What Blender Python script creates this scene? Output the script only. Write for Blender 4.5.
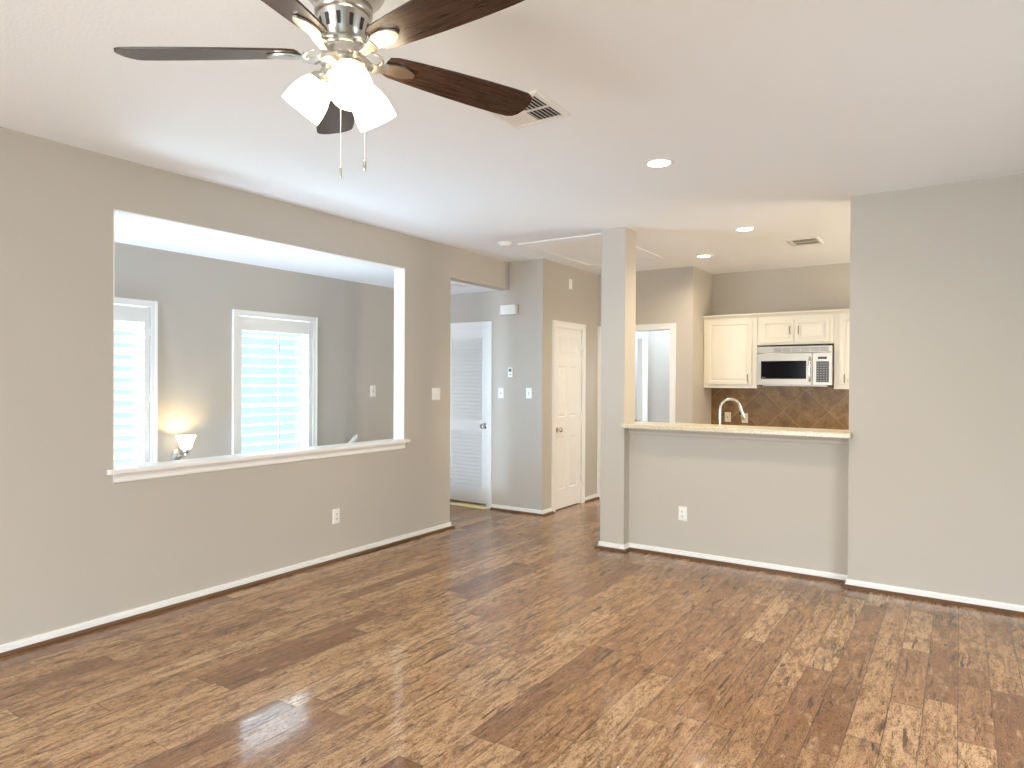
import bpy, bmesh, math, random
from mathutils import Vector, Matrix
random.seed(7)
for o in list(bpy.data.objects): bpy.data.objects.remove(o)
SC = bpy.context.scene
COL = SC.collection

# ------------------------------------------------------------------ camera
F_PX = 669.26
YAW, PITCH, ROLL, CAM_H = 33.8268, -0.3211, 0.2564, 1.44
a, b, c = (math.radians(v) for v in (YAW, PITCH, ROLL))
Fh = Vector((-math.sin(a), math.cos(a), 0)); Rv = Vector((math.cos(a), math.sin(a), 0)); Uv = Vector((0, 0, 1))
Fv = Fh*math.cos(b) + Uv*math.sin(b); Uv = Uv*math.cos(b) - Fh*math.sin(b)
Rv, Uv = Rv*math.cos(c) + Uv*math.sin(c), Uv*math.cos(c) - Rv*math.sin(c)
cam_d = bpy.data.cameras.new('camera'); cam = bpy.data.objects.new('camera', cam_d); COL.objects.link(cam)
cam_d.sensor_width = 36; cam_d.lens = F_PX/1024*36; cam_d.clip_start = .05
M = Matrix((Rv, Uv, -Fv)).transposed().to_4x4(); M.translation = (0, 0, CAM_H)
cam.matrix_world = M
SC.camera = cam

# ------------------------------------------------------------------ view, world, daylight
VS = SC.view_settings
SC.display_settings.display_device = 'sRGB'
VS.view_transform = 'Standard'; VS.look = 'None'; VS.gamma = 1; VS.use_curve_mapping = False
VS.exposure = 0.09
SC.cycles.max_bounces = 10; SC.cycles.diffuse_bounces = 6; SC.cycles.glossy_bounces = 4
SC.cycles.transparent_max_bounces = 8; SC.cycles.sample_clamp_indirect = 6
SC.cycles.use_denoising = True

W = bpy.data.worlds.new('sky'); SC.world = W; W.use_nodes = True
bg = W.node_tree.nodes['Background']
bg.inputs[0].default_value = (.58, .88, .92, 1)
# hazy overcast sky: pale at the horizon, much brighter higher up
_t = W.node_tree; _c = _t.nodes.new('ShaderNodeTexCoord'); _x = _t.nodes.new('ShaderNodeSeparateXYZ'); _r = _t.nodes.new('ShaderNodeMapRange')
_r.interpolation_type = 'SMOOTHSTEP'
_r.inputs[1].default_value = .14; _r.inputs[2].default_value = .46; _r.inputs[3].default_value = 1.35; _r.inputs[4].default_value = 13.0
_t.links.new(_c.outputs['Generated'], _x.inputs[0]); _t.links.new(_x.outputs[2], _r.inputs[0]); _t.links.new(_r.outputs[0], bg.inputs[1])
_m = _t.nodes.new('ShaderNodeMix'); _m.data_type = 'RGBA'; _f = _t.nodes.new('ShaderNodeMapRange')
_f.inputs[1].default_value = .12; _f.inputs[2].default_value = .30; _t.links.new(_x.outputs[2], _f.inputs[0]); _t.links.new(_f.outputs[0], _m.inputs['Factor'])
_m.inputs['A'].default_value = (.60, .89, .93, 1); _m.inputs['B'].default_value = (.80, .88, 1.0, 1)
_t.links.new(_m.outputs['Result'], bg.inputs[0])

def area(name, loc, aim, sx, sy, power, col, spread=180, shape='RECTANGLE', parent=None):
    d = bpy.data.lights.new(name, 'AREA'); d.shape = shape; d.size = sx; d.size_y = sy
    d.energy = power; d.color = col; d.spread = math.radians(spread)
    o = bpy.data.objects.new(name, d); COL.objects.link(o); o.location = loc
    o.rotation_euler = (Vector(aim)).to_track_quat('-Z', 'Y').to_euler()
    if parent: o.parent = parent
    return o
# daylight from the big windows behind the photographer, plus an added side fill
DAY = (.97, .985, 1.0)
area('daylight_fill', (-2.05, -2.14, 1.25), (0, 1, -.22), 1.9, 2.1, 96, DAY, 130)
area('daylight_fill', (.95, -2.14, 1.25), (-.25, 1, -.3), 1.9, 2.1, 3, DAY, 130)
area('daylight_fill', (1.93, 2.6, 1.3), (-1, .3, -.35), 1.5, 1.6, 30, DAY, 130)  # added fill from the unseen right side, brightens the left wall
# bright ground outside the stairwell windows, plus added fill lamps
COOL = (.62, .80, 1.0)
area('ground_fill', (-9.3, 3.1, -2.8), (0, 0, 1), 3.4, 14.0, 3500, COOL)
area('ground_fill', (-6.1, 4.3, -.7), (0, 0, 1), 1.3, 1.4, 230, COOL)  # added lamp below the right shutter, brightens its louvres and their floor reflection
area('entry_wall_fill', (-6.5, 1.5, 1.2), (1, 2, .1), 1.4, 1.8, 300, (.52, .72, 1.0), 130)  # added lamp, no building there; aimed through the shutter at the entry wall
area('daylight_fill', (-4.68, .83, -.3), (0, 1, .45), .7, 1.2, 210, (.60, .76, 1.0))  # added unseen fill at the stair foot, lifts the stairwell walls
# daylight in the back hallway, then added fill for hallway and kitchen
area('daylight_fill', (-5.9, 8.06, 1.3), (1, 0, 0), .7, 1.5, 80, (.70, .84, 1.0))
area('hallway_fill', (-3.15, 8.07, 2.70), (0, 0, -1), .35, .35, 22, (.64, .80, 1.0))  # added fill with no fixture, brightens the hallway wall
area('daylight_fill', (1.93, 6.9, 1.6), (-1, 0, .9), 1.2, 1.1, 75, (1.0, .86, .66))  # added warm fill from an unseen side, lifts kitchen ceiling and walls

# ------------------------------------------------------------------ materials
def mat(name, col, rough=.5, metal=0, spec=.5, bump=None, emit=None, aniso=None, coat=0):
    m = bpy.data.materials.new(name); m.use_nodes = True
    nt = m.node_tree; p = nt.nodes['Principled BSDF']
    p.inputs['Base Color'].default_value = (*col, 1); p.inputs['Roughness'].default_value = rough
    p.inputs['Metallic'].default_value = metal; p.inputs['Specular IOR Level'].default_value = spec
    p.inputs['Coat Weight'].default_value = coat
    if emit:
        p.inputs['Emission Color'].default_value = (*emit[0], 1); p.inputs['Emission Strength'].default_value = emit[1]
    if bump:
        g = nt.nodes.new('ShaderNodeNewGeometry')
        n = nt.nodes.new('ShaderNodeTexNoise'); n.inputs['Scale'].default_value = bump[0]; n.inputs['Detail'].default_value = 3
        if len(bump) > 2:
            v = nt.nodes.new('ShaderNodeVectorMath'); v.operation = 'MULTIPLY'; v.inputs[1].default_value = bump[2]
            nt.links.new(g.outputs['Position'], v.inputs[0]); nt.links.new(v.outputs[0], n.inputs['Vector'])
        else:
            nt.links.new(g.outputs['Position'], n.inputs['Vector'])
        bp = nt.nodes.new('ShaderNodeBump'); bp.inputs['Strength'].default_value = bump[1]; bp.inputs['Distance'].default_value = .004
        nt.links.new(n.outputs['Fac'], bp.inputs['Height']); nt.links.new(bp.outputs['Normal'], p.inputs['Normal'])
    return m

class NT:
    """small node-graph helper"""
    def __init__(s, m): s.t = m.node_tree; s.p = s.t.nodes['Principled BSDF']
    def val(s, x, sock):
        if isinstance(x, (int, float)): sock.default_value = x
        else: s.t.links.new(x, sock)
    def math(s, op, x, y=0, z=None):
        n = s.t.nodes.new('ShaderNodeMath'); n.operation = op
        s.val(x, n.inputs[0]); s.val(y, n.inputs[1])
        if z is not None: s.val(z, n.inputs[2])
        return n.outputs[0]
    def pos(s):
        g = s.t.nodes.new('ShaderNodeNewGeometry'); x = s.t.nodes.new('ShaderNodeSeparateXYZ')
        s.t.links.new(g.outputs['Position'], x.inputs[0]); return x.outputs
    def comb(s, x, y, z):
        n = s.t.nodes.new('ShaderNodeCombineXYZ')
        for i, v in enumerate((x, y, z)): s.val(v, n.inputs[i])
        return n.outputs[0]
    def noise(s, vec, scale, detail=4, rough=.6, dist=0):
        n = s.t.nodes.new('ShaderNodeTexNoise'); s.t.links.new(vec, n.inputs['Vector'])
        n.inputs['Scale'].default_value = scale; n.inputs['Detail'].default_value = detail
        n.inputs['Roughness'].default_value = rough; n.inputs['Distortion'].default_value = dist
        return n.outputs['Fac']
    def white(s, vec):
        n = s.t.nodes.new('ShaderNodeTexWhiteNoise'); n.noise_dimensions = '3D'; s.t.links.new(vec, n.inputs['Vector']); return n.outputs['Value']
    def ramp(s, fac, stops):
        n = s.t.nodes.new('ShaderNodeValToRGB'); s.t.links.new(fac, n.inputs['Fac'])
        e = n.color_ramp.elements
        while len(e) < len(stops): e.new(.5)
        for i, (p_, col) in enumerate(stops):
            e[i].position = p_; e[i].color = (*col, 1) if len(col) == 3 else col
        return n.outputs['Color']
    def step(s, fac, lo, hi, a_=0., b_=1.):
        if lo > hi: lo, hi, a_, b_ = hi, lo, b_, a_
        n = s.t.nodes.new('ShaderNodeMapRange'); n.interpolation_type = 'SMOOTHSTEP'
        s.val(fac, n.inputs[0]); n.inputs[1].default_value = lo; n.inputs[2].default_value = hi
        n.inputs[3].default_value = a_; n.inputs[4].default_value = b_; return n.outputs[0]
    def mix(s, fac, x, y, mode='MIX'):
        n = s.t.nodes.new('ShaderNodeMix'); n.data_type = 'RGBA'; n.blend_type = mode
        s.val(fac, n.inputs['Factor'])
        for sock, v in ((n.inputs['A'], x), (n.inputs['B'], y)):
            if isinstance(v, tuple): sock.default_value = (*v, 1)
            else: s.t.links.new(v, sock)
        return n.outputs['Result']

PAINT = (.50, .463, .405)
m_wall = mat('greige_paint', PAINT, .75, spec=.25, bump=(95, .16))
m_ceil = mat('ceiling_paint', (.87, .89, .91), .85, spec=.2, bump=(80, .22))
m_trim = mat('white_trim_paint', (.83, .82, .79), .38)
m_door = mat('white_door_paint', (.83, .82, .79), .35)
m_plate = mat('white_plastic', (.82, .81, .78), .3)
m_slot = mat('dark_slot', (.03, .03, .03), .6)
m_hole = mat('vent_dark', (.05, .048, .045), .8)
m_nickel = mat('brushed_nickel', (.62, .60, .56), .28, 1, bump=(400, .05, (1, 1, 8)))
m_chrome = mat('polished_nickel', (.66, .64, .61), .14, 1)
m_steel = mat('stainless_steel', (.35, .325, .285), .36, 1, bump=(150, .06, (.2, .2, 12)))
m_faucet = mat('satin_nickel', (.50, .48, .45), .26, 1)
m_black = mat('black_glass', (.004, .004, .005), .12, spec=.12)
m_cab = mat('cream_cabinet_paint', (.73, .70, .61), .33)
m_pull = mat('bronze_pull', (.10, .085, .07), .35, .8)
m_gold = mat('brass_threshold', (.95, .82, .50), .4)
m_shade = mat('lit_frosted_glass', (.9, .88, .82), .4, emit=((1.0, .84, .56), 13))
m_sconce = mat('lit_sconce_glass', (.9, .88, .82), .4, emit=((1.0, .80, .48), 3.2))
m_lens = mat('lit_downlight_lens', (.9, .9, .9), .4, emit=((1.0, .90, .74), 14))
m_key = mat('grey_keys', (.22, .22, .22), .5)

# shoe moulding: stained wood
m_shoe = mat('stained_shoe_wood', (.115, .050, .017), .4)
# fan blades: dark walnut
m_blade = mat('walnut_blade', (.05, .025, .018), .24)
n = NT(m_blade)
tc = n.t.nodes.new('ShaderNodeTexCoord'); sx = n.t.nodes.new('ShaderNodeSeparateXYZ'); n.t.links.new(tc.outputs['Object'], sx.inputs[0])
g = n.noise(n.comb(n.math('MULTIPLY', sx.outputs[0], 5), n.math('MULTIPLY', sx.outputs[1], 60), 0), 1.6, 5, .6, .6)
n.t.links.new(n.ramp(g, [(.3, (.020, .011, .009)), (.7, (.070, .037, .027))]), n.p.inputs['Base Color'])

# hardwood floor, boards run along Y
m_floor = mat('hand_scraped_hardwood', (.4, .2, .1), .2, spec=.62)
n = NT(m_floor); P = n.pos()
BW = .127
u = n.math('DIVIDE', P[0], BW); row = n.math('FLOOR', u)
r1 = n.white(n.comb(row, 3.3, 0)); r2 = n.white(n.comb(row, 9.1, 2))
blen = n.math('MULTIPLY_ADD', r2, .75, .62)
v = n.math('ADD', n.math('DIVIDE', P[1], blen), n.math('MULTIPLY', r1, 17.3)); seg = n.math('FLOOR', v)
pid = n.white(n.comb(row, seg, 5.5)); pid2 = n.white(n.comb(row, seg, 8.7)); pid3 = n.white(n.comb(row, seg, 1.2))
fu = n.math('FRACT', u); fv = n.math('FRACT', v)
du = n.math('MULTIPLY', n.math('MINIMUM', fu, n.math('SUBTRACT', 1, fu)), BW)
dv = n.math('MULTIPLY', n.math('MINIMUM', fv, n.math('SUBTRACT', 1, fv)), blen)
edge = n.math('MINIMUM', du, dv)
seed = n.math('MULTIPLY', pid, 40)
gx = n.math('ADD', n.math('MULTIPLY', P[0], 26), seed)
g1 = n.noise(n.comb(gx, n.math('MULTIPLY', P[1], 2.6), seed), 1.0, 6, .62, 1.6)     # cathedral grain
g2 = n.noise(n.comb(n.math('MULTIPLY', P[0], 150), n.math('MULTIPLY', P[1], 30), seed), 1.0, 5, .72, 1.6)   # short pores
g3 = n.noise(n.comb(n.math('MULTIPLY', P[0], 14), n.math('MULTIPLY', P[1], 3.2), seed), 1.0, 3, .55, 1.0)    # dark mineral patches
base = n.ramp(pid2, [(0, (.21, .102, .047)), (.14, (.32, .170, .082)), (.45, (.41, .236, .112)), (.8, (.475, .285, .142)), (1, (.55, .352, .188))])
blot = n.noise(n.comb(n.math('MULTIPLY', P[0], 24), n.math('MULTIPLY', P[1], 7), seed), 1.0, 5, .68, .8)
c0 = n.mix(n.step(blot, .52, .36, 0, .70), base, (.19, .088, .034))
c0 = n.mix(n.step(blot, .56, .72, 0, .5), c0, (.62, .43, .265))
c1 = n.mix(n.step(g1, .44, .66, .0, .45), c0, (.17, .078, .034))
tick = n.noise(n.comb(n.math('MULTIPLY', P[0], 95), n.math('MULTIPLY', P[1], 30), seed), 1.0, 4, .75, 2.5)
pore = n.math('MAXIMUM', n.math('MULTIPLY', n.step(g2, .53, .59), n.step(g1, .34, .60, .55, 1.0)), n.step(tick, .545, .575))
c2 = n.mix(n.math('MULTIPLY', pore, n.step(blot, .62, .42, .60, 1.0)), c1, (.082, .036, .014))
str_ = n.noise(n.comb(n.math('MULTIPLY', P[0], 38), n.math('MULTIPLY', P[1], 3.6), seed), 1.0, 3, .6, .5)
c2 = n.mix(n.step(str_, .61, .68, 0, .95), c2, (.085, .040, .018))
lo = n.math('MULTIPLY_ADD', pid3, -.14, .69)
patch = n.math('MULTIPLY', n.step(n.math('SUBTRACT', g3, lo), 0, .10), n.step(n.noise(n.comb(n.math('MULTIPLY', P[0], 120), n.math('MULTIPLY', P[1], 16), seed), 1, 4, .7), .35, .62))
c3 = n.mix(n.math('MULTIPLY', patch, .85), c2, (.055, .027, .015))
ed = n.noise(n.comb(n.math('MULTIPLY', P[0], 4), n.math('MULTIPLY', P[1], 5), 2), 1, 2)
gap = n.step(edge, .0006, .0030, 1, 0)
c4 = n.mix(n.math('MULTIPLY', gap, n.step(ed, .35, .6, .35, .9)), c3, (.045, .02, .01))
n.t.links.new(c4, n.p.inputs['Base Color'])
n.t.links.new(n.step(g2, .45, .75, .06, .20), n.p.inputs['Roughness'])
h = n.math('SUBTRACT', n.math('MULTIPLY', n.noise(n.comb(n.math('MULTIPLY', P[0], 22), n.math('MULTIPLY', P[1], 6), seed), 1, 2), .35), n.math('MULTIPLY', gap, .9))
h = n.math('SUBTRACT', h, n.math('MULTIPLY', pore, .25))
h = n.math('ADD', h, n.math('MULTIPLY', pid, .25))
bp = n.t.nodes.new('ShaderNodeBump'); bp.inputs['Strength'].default_value = .22; bp.inputs['Distance'].default_value = .002
n.t.links.new(h, bp.inputs['Height']); n.t.links.new(bp.outputs['Normal'], n.p.inputs['Normal'])

# diagonal slate-look tile
m_tile = mat('brown_diagonal_tile', (.2, .1, .05), .38)
n = NT(m_tile); P = n.pos()
DG = .475
q1 = n.math('DIVIDE', n.math('ADD', n.math('ADD', P[0], 1.921), n.math('SUBTRACT', P[2], 1.342)), DG)
q2 = n.math('DIVIDE', n.math('SUBTRACT', n.math('ADD', P[0], 1.921), n.math('SUBTRACT', P[2], 1.342)), DG)
def tri(q):
    f_ = n.math('FRACT', q); return n.math('MINIMUM', f_, n.math('SUBTRACT', 1, f_))
grout = n.step(n.math('MINIMUM', tri(q1), tri(q2)), .008, .014, 1, 0)
tid = n.white(n.comb(n.math('FLOOR', q1), n.math('FLOOR', q2), 4))
vn = n.comb(P[0], n.math('MULTIPLY', tid, 9), P[2])
tn = n.noise(vn, 9, 6, .65, .8); tn2 = n.noise(vn, 38, 4, .7)
tcx = n.ramp(n.math('ADD', n.math('MULTIPLY', tn, .75), n.math('MULTIPLY', tn2, .25)), [(.32, (.13, .066, .020)), (.52, (.275, .158, .050)), (.72, (.43, .275, .105))])
tcx = n.mix(n.math('MULTIPLY', tid, .45), tcx, (.15, .085, .04))
n.t.links.new(n.mix(grout, tcx, (.33, .225, .115)), n.p.inputs['Base Color'])

# speckled cream counter
m_counter = mat('speckled_cream_stone', (.7, .6, .45), .22)
n = NT(m_counter); P = n.pos(); vv = n.comb(*P)
s1 = n.noise(vv, 420, 3, .7); s2 = n.noise(vv, 90, 3, .6)
n.t.links.new(n.mix(n.step(s1, .58, .68, 0, .75), n.ramp(s2, [(.35, (.52, .45, .32)), (.65, (.69, .62, .48))]), (.25, .19, .11)), n.p.inputs['Base Color'])

# thin window glass
m_glass = bpy.data.materials.new('window_glass'); m_glass.use_nodes = True
t = m_glass.node_tree; t.nodes.clear()
o_ = t.nodes.new('ShaderNodeOutputMaterial'); tr = t.nodes.new('ShaderNodeBsdfTransparent'); gl = t.nodes.new('ShaderNodeBsdfGlossy'); mx = t.nodes.new('ShaderNodeMixShader')
tr.inputs[0].default_value = (.94, .98, .97, 1); gl.inputs['Roughness'].default_value = .02; mx.inputs[0].default_value = .05
t.links.new(tr.outputs[0], mx.inputs[1]); t.links.new(gl.outputs[0], mx.inputs[2]); t.links.new(mx.outputs[0], o_.inputs[0])

# ------------------------------------------------------------------ mesh helpers
def new(): return bmesh.new()
def box(bm, x0, x1, y0, y1, z0, z1, mtx=None):
    vs = [bm.verts.new((x, y, z)) for z in (z0, z1) for y in (y0, y1) for x in (x0, x1)]
    for f in ((0, 2, 3, 1), (4, 5, 7, 6), (0, 1, 5, 4), (2, 6, 7, 3), (0, 4, 6, 2), (1, 3, 7, 5)):
        bm.faces.new([vs[i] for i in f])
    if mtx is not None: bmesh.ops.transform(bm, matrix=mtx, verts=vs)
    return vs
def loft(bm, rings, close=True, caps=True):
    """skin a list of rings (lists of points)"""
    R_ = [[bm.verts.new(p) for p in r] for r in rings]
    k = len(R_[0])
    for A, B in zip(R_, R_[1:]):
        for i in range(k if close else k-1):
            j = (i+1) % k
            bm.faces.new((A[i], A[j], B[j], B[i]))
    if caps:
        bm.faces.new(R_[0][::-1]); bm.faces.new(R_[-1])
    return [v_ for r in R_ for v_ in r]
def lathe(bm, prof, seg=32, caps=True, mtx=None):
    rings = [[(r*math.cos(2*math.pi*i/seg), r*math.sin(2*math.pi*i/seg), z) for i in range(seg)] for r, z in prof]
    vs = loft(bm, rings, True, caps)
    if mtx is not None: bmesh.ops.transform(bm, matrix=mtx, verts=vs)
    return vs
def tube(bm, pts, r, seg=12, caps=True):
    pts = [Vector(p) for p in pts]; rr = r if isinstance(r, (list, tuple)) else [r]*len(pts)
    rings = []; up = None
    for i, p in enumerate(pts):
        d = (pts[min(i+1, len(pts)-1)] - pts[max(i-1, 0)]).normalized()
        if up is None: up = Vector((0, 0, 1)) if abs(d.z) < .9 else Vector((1, 0, 0))
        x = d.cross(up).normalized(); y = x.cross(d).normalized(); up = y
        rings.append([p + (x*math.cos(2*math.pi*k/seg) + y*math.sin(2*math.pi*k/seg))*rr[i] for k in range(seg)])
    return loft(bm, rings, True, caps)
def prism(bm, poly, vec):
    A = [Vector(p) for p in poly]; vec = Vector(vec)
    return loft(bm, [A, [p + vec for p in A]])
def sweep(bm, path, prof, side=1, z=0):
    """sweep profile (offset, height) along a 2-D path with mitred corners; offset is to the left of travel for side=1"""
    pts = [Vector(p) for p in path]; rings = []
    for i, p in enumerate(pts):
        ns = []
        if i > 0: d = (p - pts[i-1]).normalized(); ns.append(Vector((-d.y, d.x)))
        if i < len(pts)-1: d = (pts[i+1] - p).normalized(); ns.append(Vector((-d.y, d.x)))
        m_ = sum(ns, Vector((0, 0))); m_ = m_.normalized(); m_ = m_/max(.2, m_.dot(ns[0]))*side
        rings.append([(p.x + m_.x*o_, p.y + m_.y*o_, z + h_) for o_, h_ in prof])
    return loft(bm, rings)
def finish(bm, smooth=False, bevel=0):
    bmesh.ops.recalc_face_normals(bm, faces=bm.faces)
    if smooth:
        for f in bm.faces: f.smooth = True
        for e in bm.edges:
            if len(e.link_faces) == 2 and e.calc_face_angle(0) > math.radians(38): e.smooth = False
def obj(name, bm, m, parent=None, smooth=False, bevel=0, loc=None, rot=None):
    finish(bm, smooth)
    me = bpy.data.meshes.new(name); bm.to_mesh(me); bm.free()
    for q in (m if isinstance(m, (list, tuple)) else [m]): me.materials.append(q)
    o = bpy.data.objects.new(name, me); COL.objects.link(o)
    if bevel:
        md = o.modifiers.new('bevel', 'BEVEL'); md.width = bevel; md.segments = 2; md.limit_method = 'ANGLE'; md.angle_limit = math.radians(50)
    if parent: o.parent = parent
    if loc: o.location = loc
    if rot: o.rotation_euler = rot
    return o
def tag(o, label, cat, group=None, kind=None):
    o['label'] = label; o['category'] = cat
    if group: o['group'] = group
    if kind: o['kind'] = kind
    return o
def struct(name, bm, m, label, cat, **k): return tag(obj(name, bm, m, **k), label, cat, kind='structure')
def empty(name, loc, label, cat, rot=(0, 0, 0), group=None, kind=None):
    o = bpy.data.objects.new(name, None); COL.objects.link(o); o.location = loc; o.rotation_euler = rot
    o.empty_display_size = .1
    return tag(o, label, cat, group, kind)
def wall_open(bm, axis, p0, p1, s0, s1, z0, z1, holes):
    """wall slab of thickness p0..p1 (across axis), span s0..s1, with rectangular holes (a,b,za,zb)"""
    def bx(a_, b_, za, zb):
        if b_-a_ < 1e-4 or zb-za < 1e-4: return
        if axis == 'x': box(bm, p0, p1, a_, b_, za, zb)
        else: box(bm, a_, b_, p0, p1, za, zb)
    cur = s0
    for (a_, b_, za, zb) in sorted(holes):
        bx(cur, a_, z0, z1); bx(a_, b_, z0, za); bx(a_, b_, zb, z1); cur = b_
    bx(cur, s1, z0, z1)

# ------------------------------------------------------------------ setting
ZC, ZL = 2.735, 2.433           # main ceiling, low stairwell ceiling
XL, T = -4.12, .12              # left wall face
XW = -5.12                      # stairwell window wall
YB = 6.09                       # wall with the louvred door
XD = -3.69                      # wall with the six-panel door
YE = 7.40                       # wall with the cased doorway
XP = -2.51                      # short return wall beside the kitchen cabinets
YK = 8.10                       # kitchen back wall
YR = 5.21                       # right wall / column front
YH = 5.31                       # half wall face
XRW = -.648                     # end of right wall
YBACK, XRIGHT = -2.2, 2.0
OP = (1.955, 4.425, .885, ZL)   # pass-through opening

bm = new()
box(bm, -4.24, XRIGHT+.1, YBACK-.1, 9.2, -.12, 0); box(bm, XW-.12, -4.24, 4.70, 9.2, -.12, 0); box(bm, -6.2, XW-.12, 7.3, 9.2, -.12, 0)
struct('floor', bm, m_floor, 'glossy hand-scraped brown hardwood plank floor of the empty living room', 'floor')
bm = new(); box(bm, -4.24, XRIGHT+.1, YBACK-.1, 9.2, ZC, ZC+.12); box(bm, -6.2, -4.24, 6.0, 9.2, ZC, ZC+.12)
struct('ceiling', bm, m_ceil, 'large off-white textured ceiling over living room and kitchen', 'ceiling')
bm = new(); box(bm, XW-.12, -4.24, .8, YB+.12, ZL, ZC+.12)
struct('ceiling_stairwell', bm, m_ceil, 'lower bright white ceiling of the stairwell seen through the wall opening', 'ceiling')

bm = new()
wall_open(bm, 'x', XL-T, XL, YBACK, 5.07, 0, ZC, [OP]); box(bm, XL-T, XL, 5.07, YB, ZL, ZC)
struct('wall_left', bm, m_wall, 'greige left wall with the large pass-through opening and header', 'wall')
bm = new(); box(bm, XL-T, XL, .8, 4.70, -1.7, -.12)
struct('wall_stair_side', bm, m_wall, 'greige wall below floor level beside the descending stairs', 'wall')
W1 = (1.897, 2.695, .42, 1.985); W2 = (3.428, 4.226, .42, 1.985)
bm = new(); wall_open(bm, 'x', XW-.12, XW, .8, YB+.12, -1.7, ZC, [W1, W2])
struct('wall_window', bm, m_wall, 'cool grey stairwell wall holding the two shuttered windows', 'wall')
bm = new(); box(bm, XW, XL-T, .68, .8, -1.7, ZC)
struct('wall_stair_end', bm, m_wall, 'greige end wall at the bottom of the stairs', 'wall')
def recess_wall(bm, axis, p0, p1, pb, s0, s1, hole):
    wall_open(bm, axis, p0, p1, s0, s1, 0, ZC, [hole])
    if axis == 'y': box(bm, hole[0], hole[1], pb, max(p0, p1), 0, hole[3])
    else: box(bm, min(p0, p1), pb, hole[0], hole[1], 0, hole[3])
DL = (-5.025, -4.412); DD = (6.352, 6.968)
bm = new(); recess_wall(bm, 'y', YB, YB+.12, YB+.07, XW, XD, (DL[0]-.004, DL[1]+.004, 0, 2.04))
struct('wall_entry', bm, m_wall, 'pale grey wall with the louvred door, switches and white chime box', 'wall')
bm = new(); recess_wall(bm, 'x', XD-.12, XD, XD-.07, YB+.12, YE, (DD[0]-.004, DD[1]+.004, 0, 2.035))
struct('wall_closet', bm, m_wall, 'beige wall with the narrow six-panel door', 'wall')
DE = (-3.622, -2.772, 0, 2.04)
bm = new(); wall_open(bm, 'y', YE, YE+.12, XD, XP, 0, ZC, [DE])
struct('wall_doorway', bm, m_wall, 'beige wall with the cased doorway left of the kitchen cabinets', 'wall')
bm = new(); box(bm, XP-.12, XP, YE+.12, 8.74, 0, ZC)
struct('wall_return', bm, m_wall, 'short beige return wall against the left end of the kitchen cabinets', 'wall')
bm = new(); box(bm, XP, XRIGHT, YK, YK+.12, 0, ZC)
struct('wall_kitchen', bm, m_wall, 'greige kitchen back wall above the white upper cabinets', 'wall')
bm = new(); box(bm, XRW, XRIGHT, YR, YR+.13, 0, ZC)
struct('wall_right', bm, m_wall, 'plain greige wall filling the right side of the room', 'wall')
bm = new(); box(bm, -2.35, XRW, YH, YH+.12, 0, 1.035)
struct('wall_half', bm, m_wall, 'low greige half wall under the breakfast bar', 'wall')
bm = new(); box(bm, -2.57, -2.35, YR, YR+.22, 0, ZC)
struct('wall_column', bm, m_wall, 'square greige column at the left end of the breakfast bar', 'column')
bm = new(); wall_open(bm, 'x', XRIGHT, XRIGHT+.12, YBACK, YK+.12, 0, ZC, [(1.8, 3.4, .5, 2.1), (6.25, 7.55, 1.0, 2.2)])
struct('wall_far_right', bm, m_wall, 'greige side wall beyond the right edge of the photo', 'wall')
bm = new(); wall_open(bm, 'y', YBACK-.12, YBACK, XL-T, XRIGHT, 0, ZC, [(-3.0, -1.1, .2, 2.3), (0, 1.9, .2, 2.3)])
struct('wall_back', bm, m_wall, 'greige wall with two large windows behind the photographer', 'wall')
# back hallway
YHB = 8.62
DB = (-4.42, -3.617)
bm = new(); recess_wall(bm, 'y', YHB, YHB+.12, YHB+.09, -6.0, XP-.12, (DB[0]-.004, DB[1]+.004, 0, 2.04))
struct('wall_hallway', bm, m_wall, 'pale bluish hallway wall seen through the cased doorway', 'wall')
bm = new(); wall_open(bm, 'x', -6.12, -6.0, YE, YHB+.12, 0, ZC, [(7.68, 8.44, .5, 2.1)]); box(bm, -6.0, XD-.12, YE, YE+.12, 0, ZC)
struct('wall_hallway_side', bm, m_wall, 'greige hallway side wall hidden behind the closet', 'wall')

# stairs going down beside the window wall
bm = new()
for i in range(8):
    y1 = 4.70 - .27*i; box(bm, XW, XL-T, y1-.27, y1, -1.7, -.19*(i+1))
box(bm, XW, XL-T, .8, 4.70-.27*8, -1.8, -1.7)
struct('floor_stairs', bm, m_floor, 'wooden stair flight going down along the window wall', 'stairs')

# ------------------------------------------------------------------ mouldings
BASE = [(0, .010), (.014, .010), (.014, .036), (.006, .038), (.006, .042), (.012, .045), (.010, .055), (0, .057)]
SHOE = [(0, 0), (.036, 0), (.036, .008), (.032, .015), (.024, .020), (.012, .021), (0, .021)]
def baseboard(side_name, path, side, label):
    bm = new(); sweep(bm, path, BASE, side); o = struct('baseboard_'+side_name, bm, m_trim, label, 'baseboard')
    bm = new(); sweep(bm, path, SHOE, side); s_ = obj('shoe_moulding', bm, m_shoe, o); s_['label'] = 'dark stained wood shoe moulding'
    return o
baseboard('left', [(XL, YBACK), (XL, 5.07), (XL-T, 5.07)], -1, 'white baseboard with dark shoe moulding along the left wall')
baseboard('entry', [(-4.345, YB), (XD, YB), (XD, 6.292)], -1, 'white baseboard around the corner between louvred door and six-panel door')
baseboard('closet', [(XD, 7.030), (XD, YE)], -1, 'short white baseboard right of the six-panel door')
baseboard('column', [(-2.57, YR+.22), (-2.57, YR), (-2.35, YR), (-2.35, YH)], -1, 'white baseboard wrapping the foot of the square column')
baseboard('half', [(-2.35, YH), (XRW, YH)], -1, 'white baseboard with dark shoe moulding under the breakfast bar')
baseboard('right', [(XRW, YH), (XRW, YR), (XRIGHT, YR)], -1, 'white baseboard with dark shoe moulding along the right wall')
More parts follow.
